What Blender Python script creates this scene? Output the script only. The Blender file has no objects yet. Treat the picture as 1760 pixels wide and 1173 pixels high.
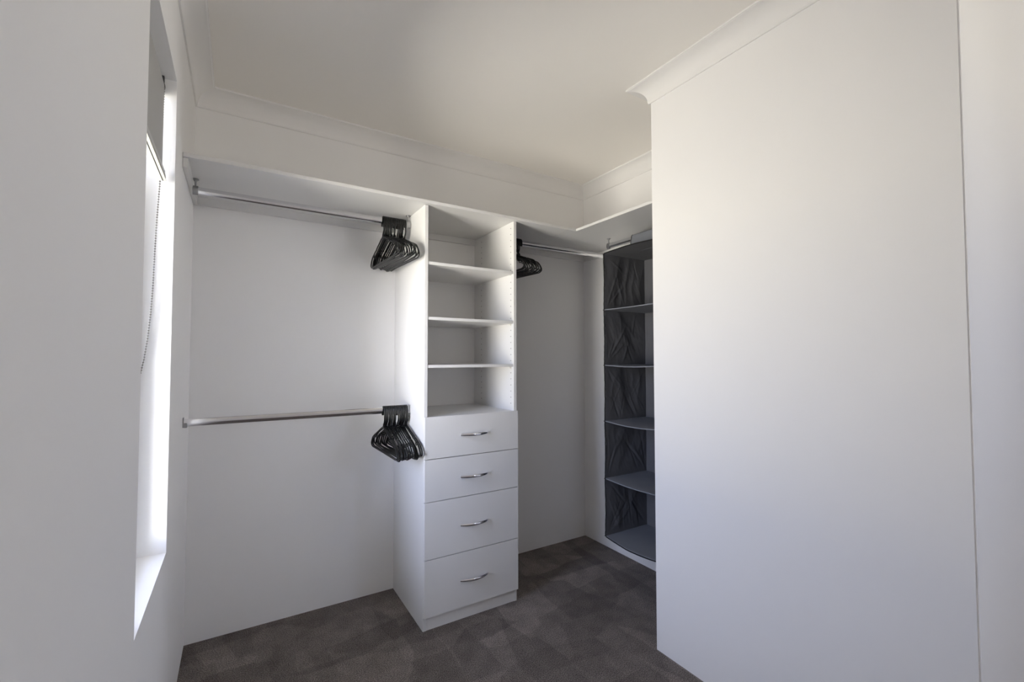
import bpy, bmesh, math, random
from mathutils import Vector, Matrix, noise
random.seed(7)
scene = bpy.context.scene
COL = scene.collection

# ------------------------------------------------------------------ camera
cam_d = bpy.data.cameras.new('camera')
cam = bpy.data.objects.new('camera', cam_d)
COL.objects.link(cam)
cam_d.sensor_width = 36.0
cam_d.lens = 755.2262 * 36.0 / 1760.0
cam_d.shift_x = 17.15 / 1760.0
cam_d.shift_y = 4.98 / 1760.0
cam_d.clip_start = 0.02
cam_d.clip_end = 60
yaw, pit = math.radians(31.0618), math.radians(1.7964)
fw = Vector((math.sin(yaw) * math.cos(pit), math.cos(yaw) * math.cos(pit), math.sin(pit)))
rt = Vector((math.cos(yaw), -math.sin(yaw), 0))
up = rt.cross(fw)
m = Matrix((rt, up, -fw)).transposed().to_4x4()
m.translation = Vector((0.1752, -2.3231, 1.2203))
cam.matrix_world = m
scene.camera = cam

# ------------------------------------------------------------------ world: bright overcast sky above, sunlit ground below
world = bpy.data.worlds.new('daylight')
scene.world = world
world.use_nodes = True
wn, wl = world.node_tree.nodes, world.node_tree.links
wn.clear()
w_out = wn.new('ShaderNodeOutputWorld')
w_bg = wn.new('ShaderNodeBackground')
w_tc = wn.new('ShaderNodeTexCoord')
w_sep = wn.new('ShaderNodeSeparateXYZ')
w_ramp = wn.new('ShaderNodeValToRGB')
w_map = wn.new('ShaderNodeMapRange')
w_map.inputs['From Min'].default_value = -1.0
w_map.inputs['From Max'].default_value = 1.0
wl.new(w_tc.outputs['Generated'], w_sep.inputs[0])
wl.new(w_sep.outputs['Z'], w_map.inputs['Value'])
wl.new(w_map.outputs[0], w_ramp.inputs[0])
wl.new(w_ramp.outputs[0], w_bg.inputs[0])
wl.new(w_bg.outputs[0], w_out.inputs[0])
e = w_ramp.color_ramp.elements
e[0].position = 0.0; e[0].color = (1.0, 0.905, 0.80, 1)
e[1].position = 0.485; e[1].color = (1.0, 0.92, 0.84, 1)
n = e.new(0.515); n.color = (0.405, 0.440, 0.60, 1)
n = e.new(1.0); n.color = (0.34, 0.38, 0.575, 1)
w_dir = wn.new('ShaderNodeMapRange')          # the sunny side of the surroundings lies towards -y
w_dir.inputs['From Min'].default_value = -1.0
w_dir.inputs['From Max'].default_value = 1.0
wl.new(w_sep.outputs['Y'], w_dir.inputs['Value'])
w_side = wn.new('ShaderNodeValToRGB')
es = w_side.color_ramp.elements
es[0].position = 0.08; es[0].color = (0.68, 0.68, 0.68, 1)
es[1].position = 1.0; es[1].color = (0.20, 0.20, 0.20, 1)
for p_, v_ in ((0.26, 0.54), (0.40, 0.43), (0.60, 0.36)):
    n = es.new(p_); n.color = (v_, v_, v_, 1)
wl.new(w_dir.outputs[0], w_side.inputs[0])
w_mul = wn.new('ShaderNodeMath'); w_mul.operation = 'MULTIPLY'
w_mul.inputs[1].default_value = 62.0
wl.new(w_side.outputs[0], w_mul.inputs[0])
wl.new(w_mul.outputs[0], w_bg.inputs['Strength'])

# ------------------------------------------------------------------ portals that guide daylight in through the left window and two added unseen ones
def portal(name, loc, rot, sx, sy):
    l = bpy.data.lights.new(name, 'AREA')
    l.shape = 'RECTANGLE'; l.size = sx; l.size_y = sy
    l.cycles.is_portal = True
    o = bpy.data.objects.new(name, l); COL.objects.link(o)
    o.location = loc; o.rotation_euler = rot
    return o

H = 2.4
WY0, WY1, WZ0, WZ1 = -1.125, -0.640, 0.629, 2.085      # side window opening in the left wall
BX0, BX1, BZ0, BZ1, BY = 2.52, 2.96, 1.3, 2.1, -4.6  # unseen rear window, added to supply light from behind the camera
SY0_, SY1_, SZ0_, SZ1_, RX = -4.36, -3.82, 0.9, 2.1, 4.2      # unseen window added in the rear room's right-hand wall for ambient light
portal('window_portal', (-0.13, (WY0 + WY1) / 2, (WZ0 + WZ1) / 2), (0, -math.pi / 2, 0), WZ1 - WZ0 + .1, WY1 - WY0 + .1)
portal('added_rear_window_portal', ((BX0 + BX1) / 2, BY - 0.17, (BZ0 + BZ1) / 2), (math.pi / 2, 0, 0), BX1 - BX0 + .1, BZ1 - BZ0 + .1)

portal('added_side_window_portal', (RX + 0.17, (SY0_ + SY1_) / 2, (SZ0_ + SZ1_) / 2), (0, math.pi / 2, 0), SZ1_ - SZ0_ + .1, SY1_ - SY0_ + .1)

scene.view_settings.view_transform = 'Standard'
scene.view_settings.look = 'None'
scene.view_settings.gamma = 1.0
scene.view_settings.use_curve_mapping = False
scene.view_settings.exposure = 0.07
scene.cycles.max_bounces = 16
scene.cycles.diffuse_bounces = 10
scene.cycles.glossy_bounces = 6
scene.cycles.transparent_max_bounces = 12
scene.cycles.sample_clamp_indirect = 8.0
scene.cycles.use_denoising = True

# ------------------------------------------------------------------ materials
def mat(name, color, rough=0.6, metal=0.0, bump=0.0, bscale=200.0, var=0.0, vscale=3.0, spec=0.5):
    M = bpy.data.materials.new(name); M.use_nodes = True
    nt = M.node_tree; b = nt.nodes['Principled BSDF']
    b.inputs['Base Color'].default_value = (*color, 1)
    b.inputs['Roughness'].default_value = rough
    b.inputs['Metallic'].default_value = metal
    b.inputs['Specular IOR Level'].default_value = spec
    tc = nt.nodes.new('ShaderNodeTexCoord')
    if var:
        nz = nt.nodes.new('ShaderNodeTexNoise'); nz.inputs['Scale'].default_value = vscale
        nz.inputs['Detail'].default_value = 4
        mx = nt.nodes.new('ShaderNodeMixRGB')
        mx.inputs[1].default_value = (*[c * (1 - var) for c in color], 1)
        mx.inputs[2].default_value = (*[min(1, c * (1 + var)) for c in color], 1)
        nt.links.new(tc.outputs['Object'], nz.inputs['Vector'])
        nt.links.new(nz.outputs[0], mx.inputs[0]); nt.links.new(mx.outputs[0], b.inputs['Base Color'])
    if bump:
        nz = nt.nodes.new('ShaderNodeTexNoise'); nz.inputs['Scale'].default_value = bscale
        nz.inputs['Detail'].default_value = 3
        bp = nt.nodes.new('ShaderNodeBump'); bp.inputs['Strength'].default_value = bump
        bp.inputs['Distance'].default_value = 0.002
        nt.links.new(tc.outputs['Object'], nz.inputs['Vector'])
        nt.links.new(nz.outputs[0], bp.inputs['Height']); nt.links.new(bp.outputs[0], b.inputs['Normal'])
    return M

M_wall = mat('painted_plaster', (0.890, 0.882, 0.878), 0.75, bump=0.05, bscale=260, spec=0.25)
M_ceil = mat('ceiling_paint', (0.925, 0.90, 0.862), 0.85, bump=0.04, bscale=200, spec=0.2)
M_trim = mat('cornice_paint', (0.87, 0.86, 0.85), 0.7, spec=0.3)
M_reveal = mat('reveal_paint', (0.86, 0.855, 0.85), 0.6)
M_lam = mat('white_melamine', (0.745, 0.738, 0.728), 0.42, bump=0.03, bscale=500, spec=0.4)
M_edge = mat('melamine_edging', (0.80, 0.795, 0.79), 0.4)
M_pin = mat('clear_plastic_pin', (0.85, 0.84, 0.8), 0.3)
M_hole_shade = mat('hole_shade_disc', (0.10, 0.09, 0.08), 0.9)  # dark colour stands in for the shade inside the shelf holes
M_gap_shade = mat('dark_gap_shade', (0.10, 0.095, 0.09), 0.7)  # carcass coloured dark so the gaps between drawer fronts look shaded
M_chrome = mat('polished_chrome', (0.82, 0.82, 0.84), 0.12, 1.0)
M_satin = mat('satin_chrome', (0.42, 0.42, 0.43), 0.28, 1.0)
M_black = mat('black_hanger_plastic', (0.006, 0.006, 0.0065), 0.30, bump=0.04, bscale=600, spec=0.35)
M_blind = mat('grey_blind_fabric', (0.43, 0.425, 0.415), 0.9, bump=0.15, bscale=900)
M_rail = mat('blind_rail_metal', (0.40, 0.39, 0.375), 0.35, 0.2)
M_ledge = mat('cream_ledge_plastic', (0.78, 0.76, 0.66), 0.5)
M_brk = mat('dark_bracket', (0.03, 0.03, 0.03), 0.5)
M_bead = mat('chain_beads', (0.24, 0.225, 0.20), 0.3, 0.6)
M_frame = mat('window_frame_paint', (0.78, 0.78, 0.77), 0.35)
M_bag = mat('charcoal_fabric', (0.130, 0.131, 0.143), 0.85, bump=0.25, bscale=700, var=0.12, vscale=9)
M_bagshelf = mat('slate_grey_fabric', (0.205, 0.216, 0.246), 0.85, bump=0.25, bscale=700, var=0.08, vscale=12)
M_pipe = mat('black_piping', (0.006, 0.006, 0.006), 0.8)

def glass_mat():
    M = bpy.data.materials.new('window_glass'); M.use_nodes = True
    nt = M.node_tree; nt.nodes.clear()
    o = nt.nodes.new('ShaderNodeOutputMaterial'); mx = nt.nodes.new('ShaderNodeMixShader')
    t = nt.nodes.new('ShaderNodeBsdfTransparent'); g = nt.nodes.new('ShaderNodeBsdfGlossy')
    f = nt.nodes.new('ShaderNodeFresnel'); f.inputs['IOR'].default_value = 1.45
    t.inputs[0].default_value = (0.95, 0.97, 0.96, 1); g.inputs['Roughness'].default_value = 0.0
    nt.links.new(f.outputs[0], mx.inputs[0]); nt.links.new(t.outputs[0], mx.inputs[1])
    nt.links.new(g.outputs[0], mx.inputs[2]); nt.links.new(mx.outputs[0], o.inputs[0])
    return M
M_glass = glass_mat()

def carpet_mat():
    M = bpy.data.materials.new('brown_grey_carpet'); M.use_nodes = True
    nt = M.node_tree; b = nt.nodes['Principled BSDF']; L = nt.links
    b.inputs['Roughness'].default_value = 1.0
    b.inputs['Specular IOR Level'].default_value = 0.05
    tc = nt.nodes.new('ShaderNodeTexCoord')
    def N(scale, detail, rough=0.5, dist=0.0, rot=0, sc=(1, 1, 1)):
        mp = nt.nodes.new('ShaderNodeMapping'); mp.inputs['Rotation'].default_value = (0, 0, rot)
        mp.inputs['Scale'].default_value = sc
        z = nt.nodes.new('ShaderNodeTexNoise'); z.inputs['Scale'].default_value = scale
        z.inputs['Detail'].default_value = detail; z.inputs['Roughness'].default_value = rough
        z.inputs['Distortion'].default_value = dist
        L.new(tc.outputs['Object'], mp.inputs['Vector']); L.new(mp.outputs[0], z.inputs['Vector'])
        return z
    def ramp(src, p0, c0, p1, c1):
        r = nt.nodes.new('ShaderNodeValToRGB')
        r.color_ramp.elements[0].position = p0; r.color_ramp.elements[0].color = (*c0, 1)
        r.color_ramp.elements[1].position = p1; r.color_ramp.elements[1].color = (*c1, 1)
        L.new(src, r.inputs[0]); return r
    def mul(a, b_, f=1.0):
        m_ = nt.nodes.new('ShaderNodeMixRGB'); m_.blend_type = 'MULTIPLY'; m_.inputs[0].default_value = f
        L.new(a, m_.inputs[1]); L.new(b_, m_.inputs[2]); return m_
    # pile brushed one way or the other: broad, sharp-edged strokes
    def strokes(scale, rot, sc, lo, hi, warp):
        mp = nt.nodes.new('ShaderNodeMapping'); mp.inputs['Rotation'].default_value = (0, 0, rot); mp.inputs['Scale'].default_value = sc
        wz = nt.nodes.new('ShaderNodeTexNoise'); wz.inputs['Scale'].default_value = 5.0; wz.inputs['Detail'].default_value = 5
        va = nt.nodes.new('ShaderNodeVectorMath'); va.operation = 'SCALE'; va.inputs['Scale'].default_value = warp
        vb = nt.nodes.new('ShaderNodeVectorMath'); vb.operation = 'ADD'
        L.new(tc.outputs['Object'], wz.inputs['Vector']); L.new(wz.outputs['Color'], va.inputs[0])
        L.new(tc.outputs['Object'], vb.inputs[0]); L.new(va.outputs[0], vb.inputs[1])
        L.new(vb.outputs[0], mp.inputs['Vector'])
        vo = nt.nodes.new('ShaderNodeTexVoronoi'); vo.feature = 'SMOOTH_F1'; vo.inputs['Scale'].default_value = scale; vo.inputs['Smoothness'].default_value = 0.12
        L.new(mp.outputs[0], vo.inputs['Vector'])
        return ramp(vo.outputs['Color'], 0.25, (lo,) * 3, 0.75, (hi,) * 3)
    r1 = strokes(2.6, 0.62, (1, 3.3, 1), 0.82, 1.14, 0.09)
    r2 = strokes(3.0, -0.75, (3.6, 1, 1), 0.86, 1.10, 0.08)
    s3 = N(14, 5); r3 = ramp(s3.outputs[0], 0.35, (0.88, 0.88, 0.88), 0.65, (1.08, 1.08, 1.08))
    s4 = N(250, 3, 0.8); r4 = ramp(s4.outputs[0], 0.37, (0.055, 0.046, 0.042), 0.63, (0.34, 0.30, 0.275))
    c = mul(mul(mul(r4.outputs[0], r1.outputs[0]).outputs[0], r2.outputs[0]).outputs[0], r3.outputs[0])
    L.new(c.outputs[0], b.inputs['Base Color'])
    bp = nt.nodes.new('ShaderNodeBump'); bp.inputs['Strength'].default_value = 0.8; bp.inputs['Distance'].default_value = 0.004
    s5 = N(240, 3, 0.7); L.new(s5.outputs[0], bp.inputs['Height']); L.new(bp.outputs[0], b.inputs['Normal'])
    return M
M_carpet = carpet_mat()

# ------------------------------------------------------------------ helpers
def add_box(bm, x0, x1, y0, y1, z0, z1, mi=0):
    vs = [bm.verts.new(p) for p in ((x0, y0, z0), (x1, y0, z0), (x1, y1, z0), (x0, y1, z0), (x0, y0, z1), (x1, y0, z1), (x1, y1, z1), (x0, y1, z1))]
    for f in ((3, 2, 1, 0), (4, 5, 6, 7), (0, 1, 5, 4), (1, 2, 6, 5), (2, 3, 7, 6), (3, 0, 4, 7)):
        fc = bm.faces.new([vs[i] for i in f]); fc.material_index = mi
    return vs

def link(name, bm, mats, parent=None, smooth=False, bevel=0.0, angle=35):
    me = bpy.data.meshes.new(name)
    bmesh.ops.recalc_face_normals(bm, faces=bm.faces[:])
    if bevel:
        eds = [e_ for e_ in bm.edges if len(e_.link_faces) == 2 and e_.calc_face_angle(0) > 0.6]
        bmesh.ops.bevel(bm, geom=eds, offset=bevel, segments=2, affect='EDGES', clamp_overlap=True)
    bm.to_mesh(me); bm.free()
    for mm in (mats if isinstance(mats, (list, tuple)) else [mats]): me.materials.append(mm)
    if smooth:
        me.shade_smooth()
        try: me.set_sharp_from_angle(angle=math.radians(angle))
        except Exception: pass
    o = bpy.data.objects.new(name, me); COL.objects.link(o)
    if parent is not None:
        o.parent = parent
        o.matrix_parent_inverse = Matrix.Translation(-parent.location) if parent.type == 'EMPTY' and not parent.parent else Matrix.Identity(4)
    return o

def sub(name, bm, mats, part, **k):
    """a sub-part given in world coordinates under a part (part's own transform is the root's inverse offset)"""
    o = link(name, bm, mats, None, **k); o.parent = part
    return o

def thing(name, label, cat, loc=(0, 0, 0), group=None):
    o = bpy.data.objects.new(name, None); COL.objects.link(o)
    o.empty_display_size = 0.05; o.location = loc
    o['label'] = label; o['category'] = cat
    if group: o['group'] = group
    return o

def tag(o, label, cat, group=None):
    o['label'] = label; o['category'] = cat
    if group: o['group'] = group
    return o

def struct(o, label=None):
    o['kind'] = 'structure'
    if label: o['label'] = label
    return o

def tube(bm, pts, r, seg=10, closed=False, mi=0, flat=None, cap=True):
    """swept tube; r number or list; flat=(a,b) scales section along (normal, binormal)"""
    pts = [Vector(p) for p in pts]; n_ = len(pts)
    rs = r if isinstance(r, (list, tuple)) else [r] * n_
    tans = []
    for i in range(n_):
        a = pts[(i - 1) % n_] if (closed or i > 0) else pts[i]
        b = pts[(i + 1) % n_] if (closed or i < n_ - 1) else pts[i]
        tans.append((b - a).normalized())
    ref = Vector((0, 0, 1)) if abs(tans[0].z) < 0.9 else Vector((1, 0, 0))
    nrm = (ref - tans[0] * ref.dot(tans[0])).normalized()
    rings = []
    for i in range(n_):
        nrm = (nrm - tans[i] * nrm.dot(tans[i])).normalized()
        bi = tans[i].cross(nrm)
        a, b = (flat if flat else (1, 1))
        rings.append([bm.verts.new(pts[i] + (nrm * math.cos(t) * a + bi * math.sin(t) * b) * rs[i]) for t in (2 * math.pi * k / seg for k in range(seg))])
    cnt = n_ if closed else n_ - 1
    for i in range(cnt):
        A, B = rings[i], rings[(i + 1) % n_]
        off = 0
        if closed and i == n_ - 1:
            off = min(range(seg), key=lambda o_: (A[0].co - B[o_].co).length)
        for k in range(seg):
            f = bm.faces.new((A[k], A[(k + 1) % seg], B[(k + 1 + off) % seg], B[(k + off) % seg])); f.material_index = mi
    if not closed and cap:
        for f in (bm.faces.new(list(reversed(rings[0]))), bm.faces.new(rings[-1])): f.material_index = mi

def cyl(bm, c, axis, r, h, seg=20, mi=0):
    c = Vector(c); ax = Vector(axis).normalized()
    tube(bm, [c - ax * h / 2, c + ax * h / 2], r, seg, mi=mi)

def grid_surface(bm, fn, nu, nv, thick=0.0012):
    """thin cloth panel with two faces; fn(u,v)->(point, normal)"""
    A = [[None] * (nv + 1) for _ in range(nu + 1)]; B = [[None] * (nv + 1) for _ in range(nu + 1)]
    for i in range(nu + 1):
        for j in range(nv + 1):
            p, nn = fn(i / nu, j / nv); p = Vector(p); nn = Vector(nn)
            A[i][j] = bm.verts.new(p + nn * thick / 2); B[i][j] = bm.verts.new(p - nn * thick / 2)
    for i in range(nu):
        for j in range(nv):
            bm.faces.new((A[i][j], A[i + 1][j], A[i + 1][j + 1], A[i][j + 1]))
            bm.faces.new((B[i][j + 1], B[i + 1][j + 1], B[i + 1][j], B[i][j]))
    for i in range(nu):
        bm.faces.new((A[i][0], B[i][0], B[i + 1][0], A[i + 1][0])); bm.faces.new((A[i + 1][nv], B[i + 1][nv], B[i][nv], A[i][nv]))
    for j in range(nv):
        bm.faces.new((A[0][j + 1], B[0][j + 1], B[0][j], A[0][j])); bm.faces.new((A[nu][j], B[nu][j], B[nu][j + 1], A[nu][j + 1]))

# ------------------------------------------------------------------ room shell
W = 2.242                 # alcove right wall
NX, NY0, NY1, NT = 1.699, -1.996, -1.046, 0.09     # partition wall beside the opening
T = 0.14

bm = bmesh.new(); add_box(bm, -T, RX + T, BY - T, T, -0.12, 0.0)
struct(link('floor', bm, M_carpet), 'dark brown grey cut pile carpet covering the closet floor')
HR = 2.62                 # the room behind has a higher ceiling
bm = bmesh.new(); add_box(bm, -0.095, RX + T, BY - T, NY0, HR, HR + 0.12)
struct(link('ceiling', bm, M_ceil), 'higher ceiling of the room behind')
bm = bmesh.new(); add_box(bm, -0.095, W + T, NY0, T, H, HR + 0.12)
struct(link('ceiling', bm, M_ceil), 'plain off white plaster ceiling')
# left wall with the side window opening
bm = bmesh.new()
TL = 0.095
add_box(bm, -TL, 0, BY - T, NY0, 0, HR); add_box(bm, -TL, 0, NY0, WY0, 0, H)
add_box(bm, -TL, 0, WY1, T, 0, H)
add_box(bm, -TL, 0, WY0, WY1, 0, WZ0)
add_box(bm, -TL, 0, WY0, WY1, WZ1, H)
struct(link('wall_left', bm, M_wall), 'left wall pierced by the narrow tall window')
bm = bmesh.new(); add_box(bm, 0, W + T, 0, T, 0, H)
struct(link('wall_back', bm, M_wall), 'off white back wall behind the rails and drawer tower')
bm = bmesh.new(); add_box(bm, W, W + T, NY0 + NT, 0, 0, H)
struct(link('wall_right', bm, M_wall), 'right alcove wall behind the hanging fabric organiser')
bm = bmesh.new()
add_box(bm, NX, NX + NT, NY0 + NT, NY1, 0, H)
bmesh.ops.bevel(bm, geom=[e_ for e_ in bm.edges if all(abs(v.co.x - NX) < 1e-5 and abs(v.co.y - NY1) < 1e-5 for v in e_.verts)], offset=0.004, segments=3, affect='EDGES')
struct(link('wall_partition', bm, M_wall), 'large plain partition wall in the right foreground')
bm = bmesh.new(); add_box(bm, NX, W + T, NY0, NY0 + NT, 0, H); add_box(bm, W + T, RX + T, NY0, NY0 + NT, 0, HR + 0.12)
bmesh.ops.bevel(bm, geom=[e_ for e_ in bm.edges if all(abs(v.co.x - NX) < 1e-5 and abs(v.co.y - NY0) < 1e-5 for v in e_.verts)], offset=0.004, segments=3, affect='EDGES')
struct(link('wall_front', bm, M_wall), 'wall face turning right from the partition at the right picture edge')
bm = bmesh.new()
add_box(bm, RX, RX + T, BY, SY0_, 0, HR); add_box(bm, RX, RX + T, SY1_, NY0, 0, HR)
add_box(bm, RX, RX + T, SY0_, SY1_, 0, SZ0_); add_box(bm, RX, RX + T, SY0_, SY1_, SZ1_, HR)
struct(link('wall_far_right', bm, M_wall))
bm = bmesh.new()
add_box(bm, 0, BX0, BY - T, BY, 0, HR); add_box(bm, BX1, RX + T, BY - T, BY, 0, HR)
add_box(bm, BX0, BX1, BY - T, BY, 0, BZ0); add_box(bm, BX0, BX1, BY - T, BY, BZ1, HR)
struct(link('wall_rear', bm, M_wall))

# ------------------------------------------------------------------ windows
def window_y(name, x, y0, y1, z0, z1, label):
    """window whose plane faces +x, centred at x"""
    bm = bmesh.new(); f = 0.028
    add_box(bm, x - .02, x + .02, y0, y0 + f, z0, z1); add_box(bm, x - .02, x + .02, y1 - f, y1, z0, z1)
    add_box(bm, x - .02, x + .02, y0 + f, y1 - f, z0, z0 + f); add_box(bm, x - .02, x + .02, y0 + f, y1 - f, z1 - f, z1)
    fr = struct(link(name, bm, M_frame), label)
    bm = bmesh.new(); add_box(bm, x - .002, x + .002, y0 + f, y1 - f, z0 + f, z1 - f)
    sub('window_pane', bm, M_glass, fr)
    return fr
window_y('window_1', -0.098, WY0, WY1, WZ0, WZ1, 'narrow tall white framed window set in the left wall')
window_y('added_window_3', RX + 0.112, SY0_, SY1_, SZ0_, SZ1_, 'unseen window added to light the room behind')
bm = bmesh.new(); f = 0.04; y = BY - 0.11
add_box(bm, BX0, BX0 + f, y - .02, y + .02, BZ0, BZ1); add_box(bm, BX1 - f, BX1, y - .02, y + .02, BZ0, BZ1)
add_box(bm, BX0 + f, BX1 - f, y - .02, y + .02, BZ0, BZ0 + f); add_box(bm, BX0 + f, BX1 - f, y - .02, y + .02, BZ1 - f, BZ1)
mx_ = (BX0 + BX1) / 2; add_box(bm, mx_ - .025, mx_ + .025, y - .02, y + .02, BZ0 + f, BZ1 - f)
w2 = struct(link('added_window_2', bm, M_frame))  # added out of view as a light source from the rear
for xa, xb in ((BX0 + f, mx_ - .025), (mx_ + .025, BX1 - f)):
    bm = bmesh.new(); add_box(bm, xa, xb, y - .002, y + .002, BZ0 + f, BZ1 - f)
    sub('window_pane', bm, M_glass, w2)

# ------------------------------------------------------------------ cove cornice, one mitred length per wall
CC = 0.073
prof = [(0.0, -CC - 0.002), (0.006, -CC - 0.002), (0.0085, -CC + 0.004)]      # (out from wall, z below ceiling)
for k in range(0, 9):
    a = math.radians(90 * k / 8)
    R_ = CC - 0.014
    prof.append((0.0085 + R_ * (1 - math.cos(a)), -CC + 0.006 + R_ * math.sin(a)))
prof += [(CC - 0.003, -0.0065), (CC, -0.006), (CC, 0.0), (0.0, 0.0)]
loop = [(0, 0), (W, 0), (W, NY0 + NT), (NX + NT, NY0 + NT), (NX + NT, NY1), (NX, NY1), (NX, NY0), (RX, NY0), (RX, BY), (0, BY)]
nL = len(loop)
def inward(i):     # interior lies to the right of the walking direction
    a = Vector(loop[i]); b = Vector(loop[(i + 1) % nL]); d = (b - a).normalized()
    return Vector((d.y, -d.x))
for i in range(nL):
    if i in (6, 7, 8): continue
    n_prev, n_cur, n_next = inward((i - 1) % nL), inward(i), inward((i + 1) % nL)
    bm = bmesh.new(); ringA, ringB = [], []
    for (o_, dz) in prof:
        pa = Vector(loop[i]) + n_prev * o_ + n_cur * o_
        if i == 9: pa = Vector((o_, NY0))
        pb = Vector(loop[(i + 1) % nL]) + n_cur * o_ + n_next * (0 if i == 5 else o_)
        ringA.append(bm.verts.new((pa.x, pa.y, H + dz))); ringB.append(bm.verts.new((pb.x, pb.y, H + dz)))
    k_ = len(prof)
    for j in range(k_): bm.faces.new((ringA[j], ringA[(j + 1) % k_], ringB[(j + 1) % k_], ringB[j]))
    bm.faces.new(list(reversed(ringA))); bm.faces.new(ringB)
    struct(link('trim_%d' % (i + 1), bm, M_trim, smooth=True, angle=20), ['cove cornice along the back wall above the long shelf', 'cove cornice on the right alcove wall', None, None, 'end of the cornice wrapping the partition corner', 'cove cornice along the top of the partition wall', None, None, None, 'cove cornice along the top of the left wall'][i])

# ------------------------------------------------------------------ wall shelf
SZ, ST, SD, SD2 = 1.936, 0.0135, 0.461, 0.465
XS = 1.723
bm = bmesh.new(); add_box(bm, 0.002, XS - 0.0008, -SD, -0.001, SZ - ST, SZ)
tag(link('wall_shelf', bm, M_lam, bevel=0.0006), 'long white melamine shelf along the back wall, over the rails and tower', 'shelf')
bm = bmesh.new()
outl = [(XS, -0.001), (XS, -SD - 0.0015), (W - SD2, -SD - 0.0015), (W - SD2, -1.9), (W - 0.001, -1.9), (W - 0.001, -0.001)]
vb = [bm.verts.new((a, b, SZ - ST)) for a, b in outl]; vt = [bm.verts.new((a, b, SZ)) for a, b in outl]
bm.faces.new(vb); bm.faces.new(list(reversed(vt)))
for j in range(6): bm.faces.new((vb[j], vt[j], vt[(j + 1) % 6], vb[(j + 1) % 6]))
tag(link('wall_shelf', bm, M_lam, bevel=0.0006), 'white corner shelf turning along the right alcove wall, above the fabric organiser', 'shelf')

# ------------------------------------------------------------------ battens under the shelf
XT0, XT1, TD, PT = 0.901, 1.3986, 0.4355, 0.0165
BT, BH = 0.016, 0.034
zt = SZ - ST - 0.0005
def batten(x0, x1, y0, y1, label):
    bm = bmesh.new(); add_box(bm, x0, x1, y0, y1, zt - BH, zt)
    tag(link('shelf_batten', bm, M_lam, bevel=0.0006), label, 'batten', 'white battens carrying the shelf')
batten(0.001, BT, -SD + 0.012, -BT - .001, 'short white batten on the left wall under the shelf end')
batten(0.001, XT0 - .001, -BT, -0.001, 'white batten on the back wall behind the upper left rail')
batten(XT0 + PT + .001, XT1 - PT - .001, -BT, -0.001, 'white batten at the back of the tower top compartment')
batten(XT1 + .001, W - .001, -BT, -0.001, 'white batten on the back wall in the shaded right bay')
batten(W - BT, W - .001, -1.88, -BT - .001, 'white batten on the right alcove wall behind the organiser rail')

# ------------------------------------------------------------------ drawer tower
tower = thing('drawer_tower', 'tall white tower with open shelves over four drawers, against the back wall', 'cabinet', ((XT0 + XT1) / 2, -TD / 2, 0))
ZD = [0.9511, 0.7605, 0.5692, 0.3139, 0.0617]
hz0, hs = 1.8914, 0.0312
shelfz = [1.6628, 1.4078, 1.1871]; STH = 0.0135
def side_panel(x0, x1, face):
    bm = bmesh.new(); add_box(bm, x0, x1, -TD, -0.001, 0, zt - 0.0002)
    eds = [e_ for e_ in bm.edges if abs(e_.verts[0].co.y + TD) < 1e-5 and abs(e_.verts[1].co.y + TD) < 1e-5]
    bmesh.ops.bevel(bm, geom=eds, offset=0.0008, segments=1, affect='EDGES')
    k = 0
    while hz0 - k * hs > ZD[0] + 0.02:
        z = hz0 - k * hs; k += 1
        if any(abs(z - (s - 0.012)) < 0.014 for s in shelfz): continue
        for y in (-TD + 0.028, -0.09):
            cyl(bm, (face, y, z), (1, 0, 0), 0.0027, 0.0005, 10, 1)  # thin dark disc for the hole's shade, nothing is bored
    return link('side_panel', bm, [M_lam, M_hole_shade], tower)
side_panel(XT0, XT0 + PT, XT0 + PT)
side_panel(XT1 - PT, XT1, XT1 - PT)
def part_box(name, x0, x1, y0, y1, z0, z1, mm, bev=0.0006, parent=tower):
    bm = bmesh.new(); add_box(bm, x0, x1, y0, y1, z0, z1)
    return link(name, bm, mm, parent, bevel=bev)
part_box('deck', XT0 + PT, XT1 - PT, -TD, -0.001, ZD[0] - 0.0015 - PT, ZD[0] - 0.0015, M_lam)
for s in shelfz:
    sh = part_box('shelf', XT0 + PT + .001, XT1 - PT - .001, -TD + 0.002, -0.004, s - STH, s, M_lam)
    for xx, sg in ((XT0 + PT, 1), (XT1 - PT, -1)):
        for y in (-TD + 0.028, -0.09):
            bm = bmesh.new()
            cyl(bm, (xx + sg * 0.005, y, s - STH - 0.004), (1, 0, 0), 0.0032, 0.009, 12)
            add_box(bm, xx + min(0, sg * .003), xx + max(0, sg * .003), y - .004, y + .004, s - STH - 0.012, s - STH - 0.0002)
            o = link('shelf_pin', bm, M_pin, None); o.parent = sh
            o.matrix_parent_inverse = Matrix.Identity(4); o.location = -tower.location * 0
part_box('kick_panel', XT0 + PT, XT1 - PT, -TD + 0.002, -TD + PT, 0.0, 0.075, M_lam)
part_box('carcass_bottom', XT0 + PT, XT1 - PT, -TD + PT + .001, -0.005, 0.075, 0.09, M_gap_shade)
DF = 0.013
def handle_bm(cx, y, z):
    bm = bmesh.new(); hw = 0.0725; dp = 0.021; n_ = 22
    pts = []; rs = []
    for k in range(n_ + 1):
        t = -1 + 2 * k / n_
        pts.append((cx + t * hw, y - 0.0035 - dp * (1 - t * t) ** 0.8, z)); rs.append(0.0042 + 0.0013 * (1 - t * t))
    tube(bm, pts, rs, 12, flat=(1.25, 0.72))
    for sg in (-1, 1): cyl(bm, (cx + sg * (hw - 0.004), y - 0.0025, z), (0, 1, 0), 0.0042, 0.006, 12)
    return bm
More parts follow.
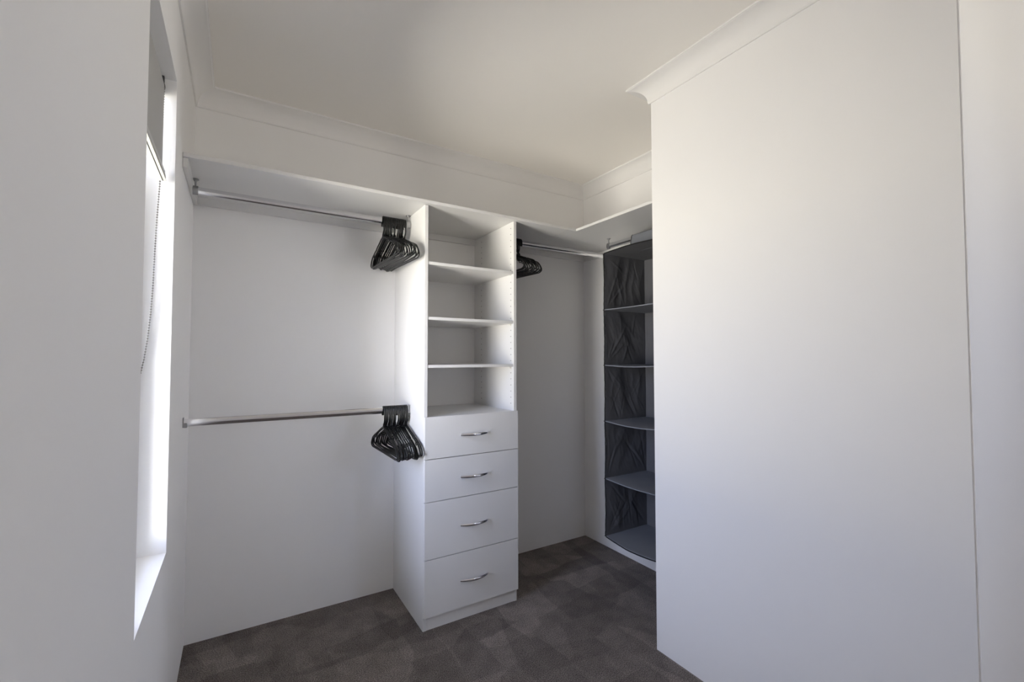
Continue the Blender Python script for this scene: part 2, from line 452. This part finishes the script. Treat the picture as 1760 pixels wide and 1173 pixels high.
for k in range(4):
    z1, z0 = ZD[k] - (0.0016 if k else 0), ZD[k + 1] + (0.0016 if k < 3 else 0)
    d = part_box('drawer', XT0 + .0005, XT1 + .0008, -TD - DF, -TD - 0.0008, z0, z1, M_lam)
    o = link('handle', handle_bm((XT0 + XT1) / 2 + 0.0008, -TD - DF, (ZD[k] + ZD[k + 1]) / 2 - (0.001 if k else -0.003)), M_chrome, None, smooth=True, angle=60)
    o['label'] = 'polished chrome bow handle'
    o.parent = d
    # drawer box behind the front
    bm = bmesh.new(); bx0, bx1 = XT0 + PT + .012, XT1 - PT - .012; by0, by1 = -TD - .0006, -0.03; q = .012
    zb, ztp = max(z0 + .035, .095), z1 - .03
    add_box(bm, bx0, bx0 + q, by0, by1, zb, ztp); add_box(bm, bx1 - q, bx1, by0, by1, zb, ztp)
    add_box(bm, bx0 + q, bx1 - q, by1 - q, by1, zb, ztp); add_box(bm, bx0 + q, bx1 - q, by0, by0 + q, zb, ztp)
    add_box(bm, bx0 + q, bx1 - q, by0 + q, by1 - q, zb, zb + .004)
    o = link('drawer_box', bm, M_gap_shade, None); o.parent = d

# ------------------------------------------------------------------ rails
RY, RZU, RZL = -0.24, 1.878, 0.970
def oval_rail_bm(p0, p1, hh=0.0148, ww=0.0072):
    bm = bmesh.new(); tube(bm, [p0, p1], 1.0, 28, flat=(hh, ww)); return bm
def post(parent, x, y, z, along):
    """post bracket hanging a rail from the shelf: flange, stem, socket"""
    bm = bmesh.new()
    cyl(bm, (x, y, zt - 0.0015), (0, 0, 1), 0.0115, 0.003, 20)
    cyl(bm, (x, y, zt - 0.005), (0, 0, 1), 0.006, 0.005, 16)
    tube(bm, [(x, y, z + 0.014), (x, y, zt - 0.004)], 0.0032, 12)
    tube(bm, [Vector((x, y, z)) - Vector(along) * 0.009, Vector((x, y, z)) + Vector(along) * 0.009], 1.0, 24, flat=(0.0182, 0.0105))
    return link('bracket', bm, M_satin, parent, smooth=True, angle=40)
r = thing('hanging_rail', 'upper chrome oval rail slung under the shelf in the left bay', 'rail', (0.012, RY, RZU), 'chrome hanging rails')
link('tube', oval_rail_bm((0.014, RY, RZU), (0.8960, RY, RZU)), M_chrome, r, smooth=True, angle=50)
post(r, 0.024, RY, RZU, (1, 0, 0)); post(r, 0.8880, RY, RZU, (1, 0, 0))
r = thing('hanging_rail', 'lower chrome rail spanning the left bay at waist height', 'rail', (0.002, RY, RZL), 'chrome hanging rails')
link('tube', oval_rail_bm((0.004, RY, RZL), (XT0 - 0.003, RY, RZL)), M_chrome, r, smooth=True, angle=50)
for xx, sg in ((0.0, 1), (XT0, -1)):
    bm = bmesh.new()
    xa, xb = sorted((xx + sg * 0.0004, xx + sg * 0.004)); add_box(bm, xa, xb, RY - .012, RY + .012, RZL - .018, RZL + .020)
    xa, xb = sorted((xx + sg * 0.004, xx + sg * 0.014)); add_box(bm, xa, xb, RY - .0108, RY - .0078, RZL - .019, RZL - .002); add_box(bm, xa, xb, RY + .0078, RY + .0108, RZL - .019, RZL - .002)
    add_box(bm, xa, xb, RY - .0078, RY + .0078, RZL - .019, RZL - .0155)
    link('end_bracket', bm, M_satin, r, bevel=0.0008)
r = thing('hanging_rail', 'dim chrome rail in the shaded right bay beside the tower', 'rail', (XT1, RY, RZU), 'chrome hanging rails')
link('tube', oval_rail_bm((XT1 + 0.004, RY, RZU), (W - 0.002, RY, RZU)), M_chrome, r, smooth=True, angle=50)
post(r, XT1 + 0.014, RY, RZU, (1, 0, 0))
R2X = 2.04
r = thing('hanging_rail', 'chrome rail running along the right alcove wall, carrying the organiser', 'rail', (R2X, -0.44, RZU), 'chrome hanging rails')
link('tube', oval_rail_bm((R2X, -0.434, RZU), (R2X, -1.88, RZU)), M_chrome, r, smooth=True, angle=50)
post(r, R2X, -0.446, RZU, (0, 1, 0)); post(r, R2X, -1.87, RZU, (0, 1, 0))

# ------------------------------------------------------------------ coat hangers
def rounded(path, rad, seg=6):
    """closed polyline in 2D with rounded corners"""
    out = []; n_ = len(path)
    for i in range(n_):
        p = Vector(path[i]); a = Vector(path[i - 1]); b = Vector(path[(i + 1) % n_])
        rr = rad[i]
        if rr <= 0: out.append(p); continue
        u = (a - p).normalized(); v = (b - p).normalized()
        P0 = p + u * rr; P2 = p + v * rr
        for k in range(seg + 1):
            t = k / seg; out.append(P0 * (1 - t) ** 2 + p * 2 * t * (1 - t) + P2 * t * t)
    return out
def hanger_meshes():
    # in the y-z plane; origin = middle of the rail
    half = [(0.020, -0.082), (0.112, -0.118), (0.116, -0.1235), (0.124, -0.1235), (0.127, -0.1235), (0.192, -0.150), (0.217, -0.186), (0.196, -0.198)]
    hr = [0.006, 0.002, 0.001, 0.001, 0.002, 0.02, 0.014, 0.012]
    path = half + [(-a, b) for a, b in reversed(half)] ; rad = hr + list(reversed(hr))
    pts = rounded(path, rad, 5)
    bm = bmesh.new()
    tube(bm, [(0, p.x, p.y) for p in pts], 0.0034, 8, closed=True)
    # moulded neck
    tube(bm, [(0, -0.019, -0.083), (0, 0, -0.0735), (0, 0.019, -0.083)], 0.0031, 8)
    # strap hooks under the shoulders
    for sg in (-1, 1):
        tube(bm, [(0, sg * 0.150, -0.132), (0, sg * 0.152, -0.146), (0, sg * 0.159, -0.151), (0, sg * 0.167, -0.147)], [0.0024, 0.0022, 0.0022, 0.0018], 6)
    body = bpy.data.meshes.new('hanger_body'); bmesh.ops.recalc_face_normals(bm, faces=bm.faces[:]); bm.to_mesh(body); bm.free()
    body.materials.append(M_black); body.shade_smooth()
    bm = bmesh.new()
    hp = [(0, -0.074), (0.004, -0.064), (0.0150, -0.053), (0.0190, -0.040), (0.0190, -0.010)]
    for k in range(0, 11):
        a = math.pi * k / 10
        hp.append((0.0190 * math.cos(a), -0.001 + 0.0205 * math.sin(a)))
    hp += [(-0.0190, -0.014), (-0.0185, -0.024)]
    tube(bm, [(0, a, b) for a, b in hp], 0.0029, 8, flat=(1.26, 1.0))
    hook = bpy.data.meshes.new('hanger_hook'); bmesh.ops.recalc_face_normals(bm, faces=bm.faces[:]); bm.to_mesh(hook); bm.free()
    hook.materials.append(M_black); hook.shade_smooth()
    return body, hook
HB, HK = hanger_meshes()
proto = None
ORD = ['first', 'second', 'third', 'fourth', 'fifth', 'sixth', 'seventh', 'eighth', 'ninth', 'tenth', 'eleventh', 'twelfth', 'thirteenth', 'fourteenth', 'fifteenth', 'sixteenth', 'seventeenth', 'eighteenth']
def place_hanger(loc, rot, label, group):
    global proto
    if proto is None:
        root = thing('clothes_hanger', '', 'hanger')
        for nm, me in (('body', HB), ('hook', HK)):
            o = bpy.data.objects.new(nm, me); COL.objects.link(o); o.parent = root
        proto = root
    else:
        root = proto.copy(); COL.objects.link(root)
        for ch in list(proto.children):
            c = ch.copy(); COL.objects.link(c); c.parent = root
    root.location = loc; root.rotation_euler = rot
    root['label'] = label; root['group'] = group
    return root
def bunch(x0, x1, cnt, z, where, group, first_lab, last_lab, flips=0.0):
    for i in range(cnt):
        x = x0 + (x1 - x0) * i / (cnt - 1)
        tilt = math.radians(random.uniform(-2.6, 2.6))
        fl = math.pi if random.random() < flips else 0.0
        if i == 0: lab = first_lab
        elif i == cnt - 1: lab = last_lab
        else: lab = 'black plastic hanger, %s from the left in the %s' % (ORD[i], where)
        place_hanger((x, RY, z), (tilt, 0, fl), lab, group)
bunch(0.7640, 0.8700, 15, RZU - 0.0005, 'bunch on the upper left rail', 'black hangers bunched on the upper left rail',
      'black plastic hanger at the open left end of the upper left rail bunch', 'black plastic hanger ending the upper left rail bunch beside the rail bracket', 0.75)
bunch(0.7740, 0.8850, 16, RZL - 0.0005, 'bunch on the lower left rail', 'black hangers bunched on the lower left rail',
      'black plastic hanger at the open left end of the lower rail bunch', 'black plastic hanger ending the lower rail bunch closest to the tower side', 0.8)
bunch(1.4320, 1.5500, 16, RZU - 0.0005, 'dim bunch in the right bay', 'black hangers bunched in the shaded right bay',
      'black plastic hanger of the right bay bunch closest to the tower', 'black plastic hanger at the open right end of the right bay bunch', 0.75)

# ------------------------------------------------------------------ hanging fabric organiser
BX, BXb, BYf, BYn = 1.890, 2.216, -0.560, -0.915       # open front (x), back (x), far side (y), near side (y)
ZL = [1.7895, 1.4815, 1.1794, 0.8765, 0.5675, 0.2605]
bag = thing('hanging_organiser', 'charcoal fabric hanging organiser with five open compartments, half hidden by the partition', 'organiser', (R2X, (BYf + BYn) / 2, ZL[-1]))
_cr = {}
def creases(seed, k):
    key = (round(seed, 2), k)
    if key not in _cr:
        R = random.Random(int(seed * 100) + k * 17); L_ = []
        for i in range(11):          # pulls that run up from the shelf corners and middle
            a = R.choice((0.03, 0.97, R.uniform(0.3, 0.8))); b = R.choice((0.98, 0.98, 0.03))
            c = min(0.97, max(0.03, a + R.uniform(-0.35, 0.35) + (0.25 if a < .1 else -0.25 if a > .9 else 0))); d = b + (-1 if b > .5 else 1) * R.uniform(0.3, 0.75)
            L_.append((a, b, c, d, R.choice((-1, 1)) * R.uniform(0.0012, 0.0034), R.uniform(0.010, 0.024)))
        _cr[key] = L_
    return _cr[key]
def folds(u, v, seed, amp):
    """soft gathers; zero along shelf seams and panel edges"""
    lv = v * 5; fr = lv - math.floor(lv)
    e_ = math.sin(math.pi * min(max(fr, 0), 1)) ** 0.7 * math.sin(math.pi * u) ** 0.5 if 0 < u < 1 else 0.0
    if isinstance(e_, complex): e_ = 0
    k = math.floor(min(lv, 4.999))
    n1 = noise.noise(Vector((u * 3.2 + fr * 1.2 * math.sin(k * 2.1 + seed), fr * 0.9 + k * 7.3, seed)))
    n2 = abs(noise.noise(Vector((u * 5 + fr * 2.4 * math.cos(k * 1.7 + seed), fr * 2.2 + k * 3.1, seed + 5))))
    n3 = abs(noise.noise(Vector((u * 15 - fr * 5, fr * 6 + k * 5, seed + 9))))
    out = amp * e_ * (0.9 * n1 - 0.75 * n2 + 0.22 * n3)
    if e_ > 0:
        for (a, b, c, d, h, w) in creases(seed, k):
            du, dv = c - a, d - b; L2 = du * du + dv * dv
            t = max(0.0, min(1.0, ((u - a) * du + (fr - b) * dv) / L2))
            ex = (u - a - t * du) ** 2 + (fr - b - t * dv) ** 2
            if ex < w * w * 8: out += h * math.exp(-ex / (w * w)) * math.sin(math.pi * (0.08 + 0.84 * t)) * min(1, e_ * 2)
    return out
def edge_wave(v, s=0.0):
    lv = v * 5; fr = lv - math.floor(lv)
    return 0.004 * math.sin(math.pi * fr) ** 1 + 0.0016 * noise.noise(Vector((v * 40, s, 0)))
ztop, zbot = ZL[0], ZL[-1]
def zv(v):
    lv = min(v * 5, 4.99999); k = int(lv); fr = lv - k
    return ZL[k] + (ZL[k + 1] - ZL[k]) * fr
def side_fn(Y, sgn, seed):
    def fn(u, v):
        x = BX + (BXb - BX) * u + (edge_wave(v, seed) * (1 - u) if u < 1 else 0)
        return (x, Y + sgn * (folds(u, v, seed, 0.012) * 0.8 + 0.002) - sgn * 0.0, zv(v)), (0, 1, 0)
    return fn
bm = bmesh.new(); grid_surface(bm, side_fn(BYf, -1, 1.3), 80, 300); link('side_panel', bm, M_bag, bag, smooth=True, angle=80)
bm = bmesh.new(); grid_surface(bm, side_fn(BYn, 1, 4.1), 30, 90); link('side_panel', bm, M_bag, bag, smooth=True, angle=80)
def back_fn(u, v):
    return (BXb - 0.006 + folds(u, v, 8.2, 0.010), BYf + (BYn - BYf) * u, zv(v)), (1, 0, 0)
bm = bmesh.new(); grid_surface(bm, back_fn, 70, 260); link('back_panel', bm, M_bag, bag, smooth=True, angle=80)
def deck_fn(z, sag, fr=0.0):
    def fn(u, v):     # u front->back, v far->near
        s = -sag * math.sin(math.pi * v) * (1 - 0.55 * u) + 0.0012 * noise.noise(Vector((u * 4, v * 5, z * 9)))
        return (BX - 0.004 * math.sin(math.pi * v) * (1 - u) + (BXb - BX) * u, BYf + (BYn - BYf) * v, z + s), (0, 0, 1)
    return fn
bm = bmesh.new(); grid_surface(bm, deck_fn(ZL[0] + 0.002, -0.006), 18, 24, 0.004); link('top_panel', bm, M_bag, bag, smooth=True, angle=60)
for k in range(1, 6):
    bm = bmesh.new(); grid_surface(bm, deck_fn(ZL[k], [0, .002, .006, .008, .006, .014][k]), 20, 26, 0.005)
    o = link('shelf' if k < 5 else 'base', bm, M_bagshelf, bag, smooth=True, angle=60)
    o['label'] = 'slate grey padded shelf' if k < 5 else 'slate grey padded base panel'
# black piping: front edges of both sides, top and base rims, rib under every shelf edge
def pipe(pts, r=0.0030): 
    bm = bmesh.new(); tube(bm, pts, r, 8); return link('piping', bm, M_pipe, bag, smooth=True)
for Y, s in ((BYf, 1.3), (BYn, 4.1)):
    pipe([(BX + edge_wave(v, s) - 0.002 + (0.0012 * noise.noise(Vector((v * 120, s, 3)))), Y + 0.001 * (1 if Y == BYf else -1), zv(v)) for v in [i / 150 for i in range(151)]], 0.0032)
for z, sag in ((ZL[0] + 0.002, -0.006), (ZL[-1] - 0.003, 0.014)):
    f_ = deck_fn(z, sag); pipe([f_(0, i / 24)[0] for i in range(25)])
    pipe([(BX + (BXb - BX) * i / 10, BYf, z) for i in range(11)], 0.002)
for k in range(6):          # short sewn tabs at the far front corners
    pipe([(BX - 0.001, BYf, ZL[k]), (BX - 0.004, BYf + 0.007, ZL[k] - 0.0005)], 0.0016)
# suspension sleeve folded over the rail
SY0, SY1 = -0.634, -0.87
bm = bmesh.new()
sec = [(-0.024, ZL[0] + 0.004), (-0.018, 1.86), (-0.0115, RZU + 0.006)] + [(-0.0115 * math.cos(math.pi * k / 8), RZU + 0.008 + 0.0125 * math.sin(math.pi * k / 8)) for k in range(1, 8)] + [(0.0115, RZU + 0.006), (0.018, 1.86), (0.024, ZL[0] + 0.004)]
def strap_fn(u, v):
    i = u * (len(sec) - 1); k = min(int(i), len(sec) - 2); t = i - k
    a, b = sec[k], sec[k + 1]
    return (R2X + a[0] + (b[0] - a[0]) * t, SY0 + (SY1 - SY0) * v, a[1] + (b[1] - a[1]) * t), (0 if 3 < i < len(sec) - 4 else (-1 if i < 6 else 1), 0, 1 if 3 <= i <= len(sec) - 4 else 0)
grid_surface(bm, strap_fn, len(sec) - 1, 10, 0.002)
st = link('hanging_strap', bm, M_bagshelf, bag, smooth=True, angle=60)
bm = bmesh.new(); tube(bm, [(R2X + a - (0.001 if i < len(sec) / 2 else -0.001), SY0 + 0.001, b) for i, (a, b) in enumerate(sec)], 0.0024, 6)
o = link('strap_edging', bm, M_pipe, None, smooth=True); o.parent = st

# ------------------------------------------------------------------ roller blind in the side window
bl = thing('roller_blind', 'grey roller blind half drawn in the narrow left window', 'blind', (-0.045, (WY0 + WY1) / 2, WZ1))
RX_, RZ_ = -0.050, WZ1 - 0.032
by0, by1 = WY0 + 0.018, WY1 - 0.020
bm = bmesh.new(); cyl(bm, (RX_, (by0 + by1) / 2, RZ_), (0, 1, 0), 0.0205, by1 - by0, 28)
link('roll', bm, M_blind, bl, smooth=True, angle=40)
bm = bmesh.new()
add_box(bm, RX_ + 0.0200, RX_ + 0.0208, by0, by1, 1.7900, RZ_ + 0.002)
link('fabric', bm, M_blind, bl)
bm = bmesh.new(); bxc = RX_ + 0.0204
prof_b = [(-0.0075, 1.764), (0.0075, 1.762), (0.0100, 1.770), (0.0065, 1.792), (-0.004, 1.795), (-0.0095, 1.775)]
va = [bm.verts.new((bxc + a, by0, b)) for a, b in prof_b]; vb_ = [bm.verts.new((bxc + a, by1, b)) for a, b in prof_b]
for j in range(6): bm.faces.new((va[j], va[(j + 1) % 6], vb_[(j + 1) % 6], vb_[j]))
bm.faces.new(list(reversed(va))); bm.faces.new(vb_)
br = link('bottom_rail', bm, M_rail, bl, bevel=0.0008); br['label'] = 'grey metal bottom rail with a cream edge'
bm = bmesh.new(); add_box(bm, bxc - .0095, bxc + .0105, by0, by1, 1.7590, 1.7618)
o = link('rail_ledge', bm, M_ledge, None); o.parent = br
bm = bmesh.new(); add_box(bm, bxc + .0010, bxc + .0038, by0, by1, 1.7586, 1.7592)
o = link('groove_shade_strip', bm, M_brk, None); o.parent = br  # dark strip laid on the ledge, stands in for a groove's shade
bm = bmesh.new(); add_box(bm, bxc - .0070, bxc + .0072, by1, by1 + 0.002, 1.765, 1.791)
o = link('end_cap', bm, M_brk, None); o.parent = br
for yy in (by0 - 0.006, by1 + 0.006):
    bm = bmesh.new(); cyl(bm, (RX_, yy, RZ_), (0, 1, 0), 0.0225, 0.010, 24)
    add_box(bm, RX_ - 0.02, RX_ + 0.02, yy - .004, yy + .006 if yy > -0.9 else yy + .004, RZ_ + .015, WZ1 - 0.0005)
    link('bracket', bm, M_brk, bl, smooth=True, angle=40)
# bead chain loop on the far bracket
cy_ = by1 + 0.006
front = [(-0.0300, RZ_), (-0.0325, 1.90), (-0.0350, 1.75), (-0.0400, 1.645), (-0.0430, 1.551), (-0.0455, 1.442), (-0.0497, 1.349), (-0.0548, 1.280), (-0.0618, 1.217), (-0.0705, 1.168)]
back = [(-0.079, 1.150), (-0.085, 1.165), (-0.084, 1.25), (-0.079, 1.45), (-0.074, 1.75), (-0.0715, RZ_)]
cp = [Vector((a, cy_, b)) for a, b in front + back]
bm = bmesh.new()
acc = 0.0; step = 0.0080; pos = []
for i in range(len(cp) - 1):
    a, b = cp[i], cp[i + 1]; Ls = (b - a).length; t = acc
    while t < Ls: pos.append(a.lerp(b, t / Ls)); t += step
    acc = t - Ls
for p in pos: bmesh.ops.create_icosphere(bm, subdivisions=1, radius=0.0026, matrix=Matrix.Translation(p))
tube(bm, cp, 0.0007, 5)
link('chain', bm, M_bead, bl, smooth=True)['label'] = 'beaded pull chain loop'
